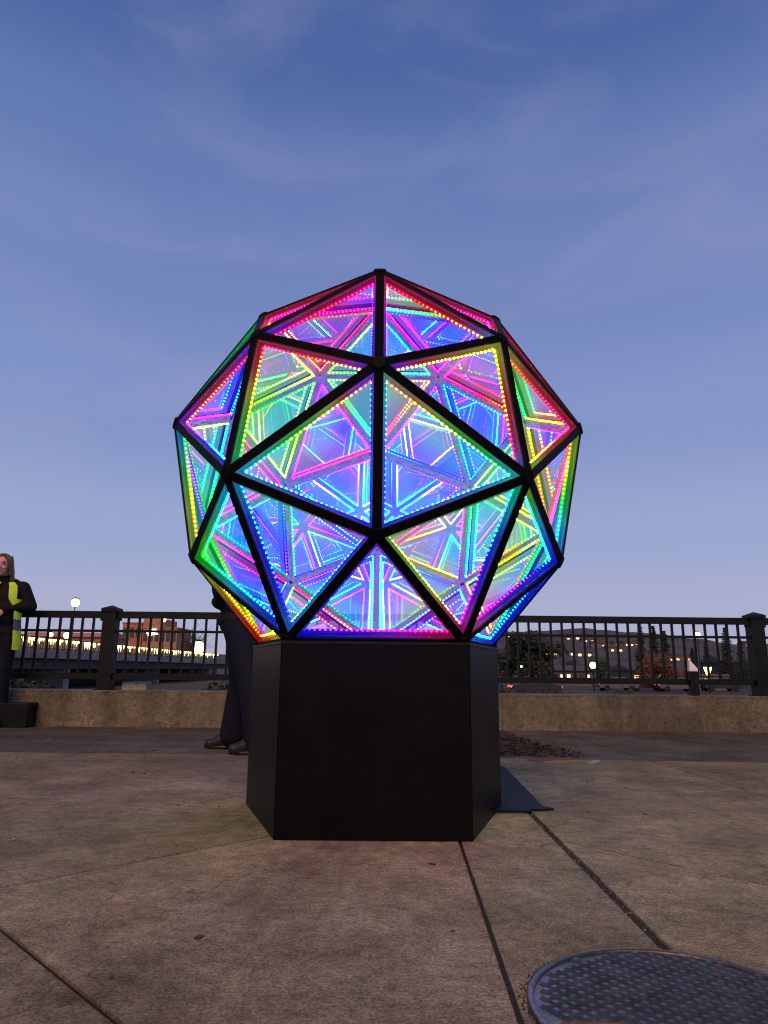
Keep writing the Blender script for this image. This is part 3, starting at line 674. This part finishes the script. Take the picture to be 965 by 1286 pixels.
blob('jacket', [('c', sA, .09, sB, .09), ('e', V3(.01, 0, 1.29), (.16, .215, .21)), ('e', V3(0, 0, 1.06), (.155, .20, .17)), ('e', V3(-.13, 0, 1.065), (.085, .16, .06)), ('e', V3(-.005, 0, .93), (.165, .205, .08)), ('c', sA, .085, eA, .068), ('c', eA, .066, wA, .05), ('c', sB, .085, eB, .068), ('c', eB, .066, wB, .05), ('c', V3(.01, 0, 1.46), .085, V3(.0, 0, 1.53), .075)], M['jacket'], mn, .012, 4)
blob('jeans', [('e', V3(0, 0, .90), (.145, .18, .11)), ('c', hA, .115, kA, .085), ('c', kA, .085, aA+V3(-.01, 0, -.005), .098), ('c', hB, .115, kB, .085), ('c', kB, .085, aB+V3(-.01, 0, -.005), .098)], M['jeans'], mn, .012, 4)
for a_ in (aA, aB):
    blob('boot', [('c', a_+V3(.01, 0, .04), .058, a_+V3(.02, 0, -.04), .055), ('c', a_+V3(.03, 0, -.055), .044, a_+V3(-.18, 0, -.062), .037), ('c', a_, .062, a_+V3(-.13, 0, -.055), .046), ('e', a_+V3(-.07, 0, -.09), (.155, .048, .012))], M['boot'], mn, .01, 2)
blob('hair', [('e', hc+V3(.022, 0, .05), (.102, .088, .09))]+[('e', hc+V3(.06+rh.uniform(-.03, .05), rh.uniform(-.07, .07), rh.uniform(-.04, .09)), (.03, .025, .03)) for k in range(20)], M['hair'], mn, .008, 1)
for sx in (-1, 1):
    e = MB(); e.lathe([(.001, -.006), (.010, -.003), (.012, 0), (.010, .003), (.001, .006)], n=10); e.v = [tuple(hc+V3(-.082, .032*sx, .006)+Vector(v)) for v in e.v]; e.build('eye', M['eye'], mn, True)

# ---------------------------------------------------------------- the bridge on the left
BX = -28.0
br = thing('bridge', 'concrete road bridge with a light-strung railing seen through the left railing', 'bridge', (BX, 60, 0))
def part(name, x0, x1, y0, y1, z0, z1, mm, parent=br, org=(BX, 60, 0)):
    b = MB(); b.box(x0-org[0], x1-org[0], y0-org[1], y1-org[1], z0-org[2], z1-org[2]); return b.build(name, mm, parent)
part('deck', BX-9, BX-.25, 30, 150, 1.35, 1.75, M['deck'])
part('fascia', BX-.245, BX, 30, 150, 1.22, 1.93, M['deck'])
part('girder', BX-1.4, BX-.6, 30, 150, .35, 1.348, M['roof'])
part('abutment', BX-9, BX-8, 20, 160, -1.5, 1.349, M['roof'])  # dark wall added to keep the view under the deck dark
for y in (38, 64, 92, 122): part('pier', BX-7, BX-.7, y-.6, y+.6, -1.5, .348, M['deck'])
part('handrail', BX-.22, BX-.06, 30, 150, 2.86, 2.95, M['fence'])
part('kerb_rail', BX-.20, BX-.08, 30, 150, 2.02, 2.07, M['fence'])
pk = MB(); pk.box(-.02, .02, -.02, .02, 1.93, 2.86); pkme = pk.mesh('picket', M['deck'])
lgs = []
for hh in (.22, .45, .62, .34):
    lg = MB(); lg.lathe([(.01, 2.84-hh), (.035, 2.84-hh*.6), (.075, 2.76), (.06, 2.845)], n=8); lgs.append(lg.mesh('rail_light', M['railglow']))
y = 32.0
while y < 122:
    o = link('picket', pkme, br); o.location = (-.14, y-60, 0); y += .42
y = 32.6
while y < 124:
    o = link('rail_light', random.choice(lgs), br); o.location = (.0, y-60, 0); y += random.choice([.35, .5, .9]) if y < 85 else 1.1
for y in (53, 82): part('lamp_pedestal', BX-.35, BX+.06, y-.35, y+.35, 1.2, 3.0, M['deck'])

def lamp(px, py, Y, zb, rad, label, mm='lampy', lantern=False):
    p = aty(px, py, Y); t_ = thing('street_lamp', label, 'street lamp', (p.x, p.y, zb)); h = p.z-zb
    b = MB(); b.lathe([(.11, 0), (.10, .25), (.055, .35), (.045, h-rad*1.4), (.07, h-rad*1.1), (.09, h-rad*.8)], n=10); b.build('pole', M['fence'], t_)
    b = MB()
    if lantern: prof = [(rad*.35, h-rad*1.3), (rad*.95, h+rad*.5), (rad*.9, h+rad*.6)]
    else: prof = [(rad*math.sin(a), h-rad*math.cos(a)) for a in [.35+i*.33 for i in range(9)]]
    b.lathe(prof, n=14); b.build('lamp_globe', M[mm], t_, True)
    b = MB(); b.lathe([(rad*1.05, h+rad*(.6 if lantern else .93)), (rad*.7, h+rad*1.05), (.05, h+rad*1.35)], n=12); b.build('lamp_cap', M['fence'], t_)
    return t_
lamp(95, 757, 70, 1.75, .42, 'tall street lamp with a glowing globe rising above the left railing')
lamp(207, 777, 78, 1.75, .28, 'street lamp on the bridge in front of the brick building', lantern=True)
lamp(250, 813, 110, -1.5, .95, 'bright low street lamp beside the bare tree')
lamp(84, 798, 74, 1.75, .35, 'low bright lamp on the bridge under the tall glowing globe', 'lampw')
lamp(64, 797, 90, 1.75, .3, 'small white lamp on the bridge near the red-roofed building', 'lampw')
lamp(745, 835.5, 75, -1.5, .36, 'glowing globe lamp beside the small leafy tree on the far bank')
lamp(876, 797, 80, -1.5, .32, 'tall lit lamp rising over the hills behind the right railing')
lamp(889, 841, 70, -1.5, .42, 'lantern-shaped glowing lamp above the lit low building', lantern=True)
lamp(655, 837, 60, -1.5, .10, 'tiny white lamp in front of the big dark tree', 'lampw')
lamp(843, 829, 90, -1.5, .14, 'small amber lamp behind the autumn tree')
lamp(640, 800, 95, -1.5, .14, 'small lamp at the edge of the big dark tree', 'lampw')

# ---------------------------------------------------------------- buildings
def building(name, label, px0, px1, pyt, Y, zb, wall_m, depth=10, rows=2, cols=5, win='glassdk', roof='flat', lit=(), wfrac=(.55, .5), cat='building'):
    a, b_ = aty(px0, pyt, Y), aty(px1, pyt, Y); zt = a.z; wd = b_.x-a.x; h = zt-zb
    t_ = thing(name, label, cat, (a.x, Y, zb))
    w_ = MB(); w_.box(0, wd, 0, depth, 0, h); wl = w_.build('wall', M[wall_m], t_)
    if roof == 'flat':
        r_ = MB(); r_.box(-.15, wd+.15, -.15, depth+.15, h, h+.25); r_.build('parapet', M[wall_m], t_)
    else:
        r_ = MB(); o_ = .4; rh_ = roof
        r_.add([(-o_, -o_, h), (wd+o_, -o_, h), (wd+o_, depth+o_, h), (-o_, depth+o_, h), (-o_, depth/2, h+rh_), (wd+o_, depth/2, h+rh_)], [(0,1,5,4), (2,3,4,5), (0,4,3), (1,2,5), (0,3,2,1)])
        r_.build('roof', M['roof'] if wall_m != 'brickred' else M['brickred'], t_)
    cw, rhh = wd/cols, h/rows
    for i in range(rows):
        for j in range(cols):
            lit_ = lit == 'all' or (i, j) in lit
            x0, x1 = cw*(j+.5-wfrac[0]/2), cw*(j+.5+wfrac[0]/2); z0, z1 = rhh*(i+.5-wfrac[1]/2), rhh*(i+.5+wfrac[1]/2)
            f = MB(); f.box(x0-.07, x1+.07, -.06, -.002, z0-.07, z0); f.box(x0-.07, x1+.07, -.06, -.002, z1, z1+.07); f.box(x0-.07, x0, -.06, -.002, z0+.001, z1-.001); f.box(x1, x1+.07, -.06, -.002, z0+.001, z1-.001)
            fo = f.build('window', M['roof'], t_)
            g_ = MB(); g_.box(x0, x1, -.03, -.004, z0, z1); g_.build('pane', M[win if lit_ and win != 'glassdk' else 'glassdk'], fo)
    return t_
bk = building('brick_building', 'tall brown brick building with a stepped top beyond the bridge', 180, 223, 789, 130, -1.5, 'brick', rows=3, cols=6)
tb = aty(180, 780, 130); b = MB(); tw = aty(207, 780, 130).x-tb.x; h1 = aty(180, 789, 130).z+1.5
b.box(0, tw, 0, 8, h1+.26, tb.z+1.9); b.build('upper_storey', M['brick'], bk)
b = MB()
for (x, z) in ((187, 795), (190, 795), (193, 794), (189, 797), (194, 791), (196, 796)):
    p = aty(x, z, 129.9); b.box(p.x-bk.location.x-.35, p.x-bk.location.x+.35, -.4, -.1, p.z+1.5-.16, p.z+1.5+.16)
b.build('wall_sign', M['lampw'], bk)
building('brick_building', 'narrow pinkish brick building left of the tall brick one', 155, 179, 783, 132, -1.5, 'brickred', rows=3, cols=3)
building('brick_building', 'long low red building with a tiled roof behind the bridge lights', 20, 133, 799, 112, -1.5, 'brickred', rows=2, cols=12, roof=.9)
building('lit_building', 'low building with glowing orange windows beyond the right railing', 872, 916, 849, 88, -1.5, 'stucco', rows=1, cols=4, win='warm', lit='all', wfrac=(.85, .6), depth=8)
building('lit_building', 'low building with lit windows behind the autumn tree', 795, 848, 842, 100, -1.5, 'stucco', rows=1, cols=6, win='warm', lit={(0, 0), (0, 3)}, wfrac=(.7, .5), roof=1.0)
building('pale_building', 'long low pale building on the far bank beside the globe lamp', 694, 742, 842, 98, -1.5, 'stucco', rows=1, cols=6, win='pinkw', lit={(0, 1), (0, 2), (0, 5)}, roof=.8)
building('pale_building', 'pale pinkish building half hidden by the lit sphere and the big dark tree', 600, 645, 822, 130, -1.5, 'stucco', rows=3, cols=5, win='pinkw', lit={(1, 2), (2, 4)})
building('dark_building', 'dark-roofed building at the foot of the hill beside the right railing post', 912, 990, 832, 120, -1.5, 'roof', rows=1, cols=6, roof=1.5)
for k, (x, y, lw) in enumerate(((720, 803, 2), (731, 803, 3), (738, 806, 1), (781, 811, 3), (790, 811, 2), (752, 812, 1), (771, 818, 1), (726, 823, 2), (733, 824, 1), (690, 822, 1), (857, 829, 1), (941, 812, 2), (700, 818, 1))):
    p = on_hill(x, y); wd, dp, h = 9+lw*2, 8, 3.4
    t_ = thing('hillside_house', 'small hillside house with %s lit pinkish windows far beyond the right railing' % ('two', 'three', 'four')[lw-1], 'house', (p.x, p.y, p.z-1.2), rz=random.uniform(-.3, .3), group='houses on the far hillside')
    b = MB(); b.box(-wd/2, wd/2, -dp/2, dp/2, 0, h); b.build('wall', M['stucco'], t_)
    b = MB(); b.add([(-wd/2-.4, -dp/2-.4, h), (wd/2+.4, -dp/2-.4, h), (wd/2+.4, dp/2+.4, h), (-wd/2-.4, dp/2+.4, h), (-wd/2-.4, 0, h+1.8), (wd/2+.4, 0, h+1.8)], [(0,1,5,4), (2,3,4,5), (0,4,3), (1,2,5), (0,3,2,1)]); b.build('roof', M['roof'], t_)
    for j in range(lw+1):
        xx = -wd/2+wd*(j+.5)/(lw+1); b = MB(); ww = random.uniform(.4, 1.1); b.box(xx-ww, xx+ww, -dp/2-.08, -dp/2+.02, 1.1, random.uniform(1.8, 2.5)); b.build('window', M['pinkw'], t_)

# ---------------------------------------------------------------- trees
def leaves(mb, c, rad, n, size, m=0, squash=1.0, rr=random):
    for k in range(n):
        d = Vector((rr.gauss(0, 1), rr.gauss(0, 1), rr.gauss(0, 1)*squash)).normalized()*rr.random()**.45
        p = c+Vector((d.x*rad, d.y*rad, d.z*rad*squash)); s_ = size*rr.uniform(.5, 1.3)
        u = Vector((rr.gauss(0, 1), rr.gauss(0, 1), rr.gauss(0, 1))).normalized(); v = u.orthogonal().normalized()
        mb.add([p-u*s_, p-v*s_*.6, p+u*s_, p+v*s_*.6], [(0, 1, 2, 3)], m)
def broadleaf(px, pyt, pyb, wpx, Y, zb, label, lm, n=2600, cat='tree', bare=False, seed=1):
    rr = random.Random(seed); top = aty(px, pyt, Y); h = top.z-zb; wd = (aty(px+wpx/2, pyt, Y)-aty(px-wpx/2, pyt, Y)).length
    t_ = thing('bare_tree' if bare else 'broadleaf_tree', label, cat, (top.x, Y, zb)); tk = MB()
    tk.tube([(0, 0, 0), (.05, 0, h*.2), (-.05, .03, h*.42), (0, 0, h*.7)], [h*.035, h*.027, h*.02, h*.008], 8); tips = []
    for k in range(26 if bare else 13):
        a = rr.uniform(0, 6.28); z0 = h*rr.uniform(.22, .62); z1 = min(h*.95, z0+h*rr.uniform(.15, .4)); r1 = wd*.5*rr.uniform(.35, .85)
        p0, p1 = Vector((0, 0, z0)), Vector((math.cos(a)*r1, math.sin(a)*r1, z1)); md = p0.lerp(p1, .5)+Vector((0, 0, -h*.03))
        tk.tube([p0, md, p1], [h*.014, h*.009, h*.004], 5); tips.append(p1)
        if bare:
            for q in range(9):
                b0 = md.lerp(p1, rr.random()); tk.tube([b0, b0+Vector((rr.gauss(0, .1), rr.gauss(0, .1), rr.uniform(.03, .2)))*h], [h*.004, h*.0015], 3)
    tk.build('trunk', M['bark'], t_, True)
    cb = MB(); clumps = tips+[Vector((rr.gauss(0, wd*.19), rr.gauss(0, wd*.19), h*rr.uniform(.4, .9))) for k in range(16)]
    if bare: leaves(cb, Vector((0, 0, h*.62)), wd*.45, 160, h*.008, rr=rr)
    else:
        for c in clumps: leaves(cb, c, wd*rr.uniform(.12, .24), n//len(clumps), h*.036, rr=rr)
    cb.build('crown', M[lm], t_); return t_
def conifer(px, pyt, wpx, Y, zb, label, seed=1):
    rr = random.Random(seed); top = aty(px, pyt, Y); h = top.z-zb; wd = (aty(px+wpx/2, pyt, Y)-aty(px-wpx/2, pyt, Y)).length
    t_ = thing('conifer_tree', label, 'tree', (top.x, Y, zb)); tk = MB(); tk.tube([(0, 0, 0), (0, 0, h*.5), (0, 0, h*.99)], [h*.022, h*.013, h*.002], 8); tk.build('trunk', M['bark'], t_, True)
    cb = MB(); z = h*.10
    while z < h:
        k = 1-z/h; r_ = wd*.5*(k**.8)*rr.uniform(.65, 1.15)+.05
        for q in range(9):
            a = rr.uniform(0, 6.28); l = r_*rr.uniform(.6, 1.1); d = Vector((math.cos(a), math.sin(a), -.22+.3*(1-k))).normalized()
            for s_ in range(16):
                f = rr.random()**.7; p = Vector((0, 0, z))+d*l*f; u = (d+Vector((rr.gauss(0, .6), rr.gauss(0, .6), rr.gauss(0, .4)))).normalized(); v = u.orthogonal().normalized(); sz = h*.026*rr.uniform(.6, 1.3)
                cb.add([p-u*sz, p-v*sz*.4, p+u*sz, p+v*sz*.4], [(0, 1, 2, 3)])
        z += h*.028
    cb.build('crown', M['pine'], t_); return t_
broadleaf(668, 797, 855, 62, 62, -1.5, 'big dark round-crowned tree on the far bank by the sphere', 'leafdk', 5200, seed=3)
broadleaf(640, 815, 855, 34, 66, -1.5, 'dark tree partly hidden behind the lit sphere', 'leafdk', 2200, seed=8)
broadleaf(826, 824, 855, 52, 76, -1.5, 'rust-red autumn tree in front of a lit building', 'leafred', 3600, seed=5)
broadleaf(753, 826, 855, 30, 78, -1.5, 'small yellow-green tree lit by the globe lamp', 'leafgr', 1800, seed=6)
broadleaf(866, 836, 855, 30, 84, -1.5, 'low reddish tree beside the autumn tree', 'leafred', 1500, seed=9)
broadleaf(716, 828, 855, 34, 105, -1.5, 'dusky tree behind the pale building', 'leafdk', 1500, seed=19)
broadleaf(945, 826, 855, 40, 100, -1.5, 'dusky tree next to the dark roof', 'leafdk', 1500, seed=20)
broadleaf(243, 787, 838, 44, 125, -1.5, 'bare winter tree beyond the bridge beside the brick building', 'bark', bare=True, seed=4)
conifer(803, 784, 26, 95, -1.5, 'tallest dark conifer behind the autumn tree', 1)
conifer(820, 787, 30, 92, -1.5, 'broad dark conifer right of the tallest one', 2)
conifer(834, 793, 30, 90, -1.5, 'bushy conifer next to the high lamp', 7)
conifer(910, 789, 30, 110, -1.5, 'lone pointed conifer left of the railing post', 3)
conifer(886, 806, 18, 120, -1.5, 'slim conifer behind the lantern lamp', 4)
conifer(869, 814, 20, 125, -1.5, 'small conifer in front of the far hill', 5)
conifer(929, 803, 26, 118, -1.5, 'short conifer behind the right railing post', 6)
bl = ['by the pedestal', 'under the big dark tree', 'left of the globe lamp', 'under the autumn tree', 'by the marker post', 'under the lantern lamp', 'by the right post', 'at the left post', 'under the bridge lights', 'behind the standing person', 'behind the concrete block', 'by the woman']
for k, (x, pt) in enumerate(((640, 859), (690, 864), (735, 865), (785, 867), (835, 868), (885, 868), (935, 869), (120, 851), (60, 852), (270, 853), (190, 854), (20, 849))):
    Y = 8.2+.5*(k % 3); top = aty(x, pt, Y); rr = random.Random(40+k); t_ = thing('shrub', 'dark low shrub just behind the low wall ' + bl[k], 'shrub', (top.x, Y, -1.5), group='shrubs behind the low wall')
    h = top.z+1.5; b = MB()
    for q in range(7): a = rr.uniform(0, 6.28); b.tube([(0, 0, 0), (.1*math.cos(a), .1*math.sin(a), h*.4), (.35*math.cos(a), .35*math.sin(a), h*.85)], [.02, .014, .005], 5)
    b.build('stem', M['bark'], t_)
    b = MB()
    for q in range(9): leaves(b, Vector((rr.uniform(-.4, .4), rr.uniform(-.3, .3), h*rr.uniform(.35, .86))), .34, 300, .055, rr=rr)
    b.build('foliage', M['leafdk'], t_)

# ---------------------------------------------------------------- parked cars on the far bank
def car(px, Y, zb, mm, label):
    p = aty(px, 860, Y); t_ = thing('parked_car', label, 'car', (p.x, Y, zb), group='cars parked on the far bank')
    prof = [(-2.1, .35), (-2.15, .75), (-1.95, .9), (-1.0, .98), (1.35, 1.0), (2.0, .9), (2.15, .6), (2.1, .33)]
    b = MB(); n_ = len(prof); b.add([(x, -.85, z) for x, z in prof]+[(x, .85, z) for x, z in prof], [tuple(range(n_)), tuple(range(2*n_-1, n_-1, -1))]+[(i, n_+i, n_+(i+1) % n_, (i+1) % n_) for i in range(n_)]); b.build('body', M[mm], t_)
    pr = [(-1.15, .985), (-.45, 1.45), (.85, 1.46), (1.5, .985)]; b = MB(); b.add([(x, -.72+(.1 if z > 1.2 else 0), z) for x, z in pr]+[(x, .72-(.1 if z > 1.2 else 0), z) for x, z in pr], [(0,1,2,3), (7,6,5,4), (0,4,5,1), (1,5,6,2), (2,6,7,3)]); cb = b.build('cabin', M[mm], t_)
    for x0, x1 in ((-.75, .1), (.2, 1.1)): b = MB(); b.box(x0, x1, -.725, -.66, 1.05, 1.36); b.build('window', M['glassdk'], cb)
    for x in (-1.35, 1.35):
        for s_ in (-1, 1):
            b = MB(); b.lathe([(.2, -.1), (.32, -.1), (.32, .1), (.2, .1)], n=14); b.v = [(x+v[0], s_*.78+v[2], .32+v[1]) for v in b.v]; b.build('wheel', M['tyre'], t_)
    for s_ in (-1, 1):
        b = MB(); b.box(2.06, 2.17, s_*.6-.18, s_*.6+.18, .66, .82); b.build('headlight', M['lampw'] if False else M['white'], t_)
        b = MB(); b.box(-2.17, -2.07, s_*.6-.18, s_*.6+.18, .70, .86); b.build('tail_light', M['tail'], t_)
car(672, 58, -1.5, 'card', 'dark parked car with a red tail light under the big dark tree')
car(775, 76, -1.5, 'carw', 'silver parked car on the far bank left of the autumn tree')
car(812, 77, -1.5, 'carr', 'red parked car on the far bank below the autumn tree')
car(850, 75, -1.5, 'carw', 'silver parked car on the far bank beside the marker post')
car(905, 78, -1.5, 'card', 'dark parked car on the far bank below the glowing building')
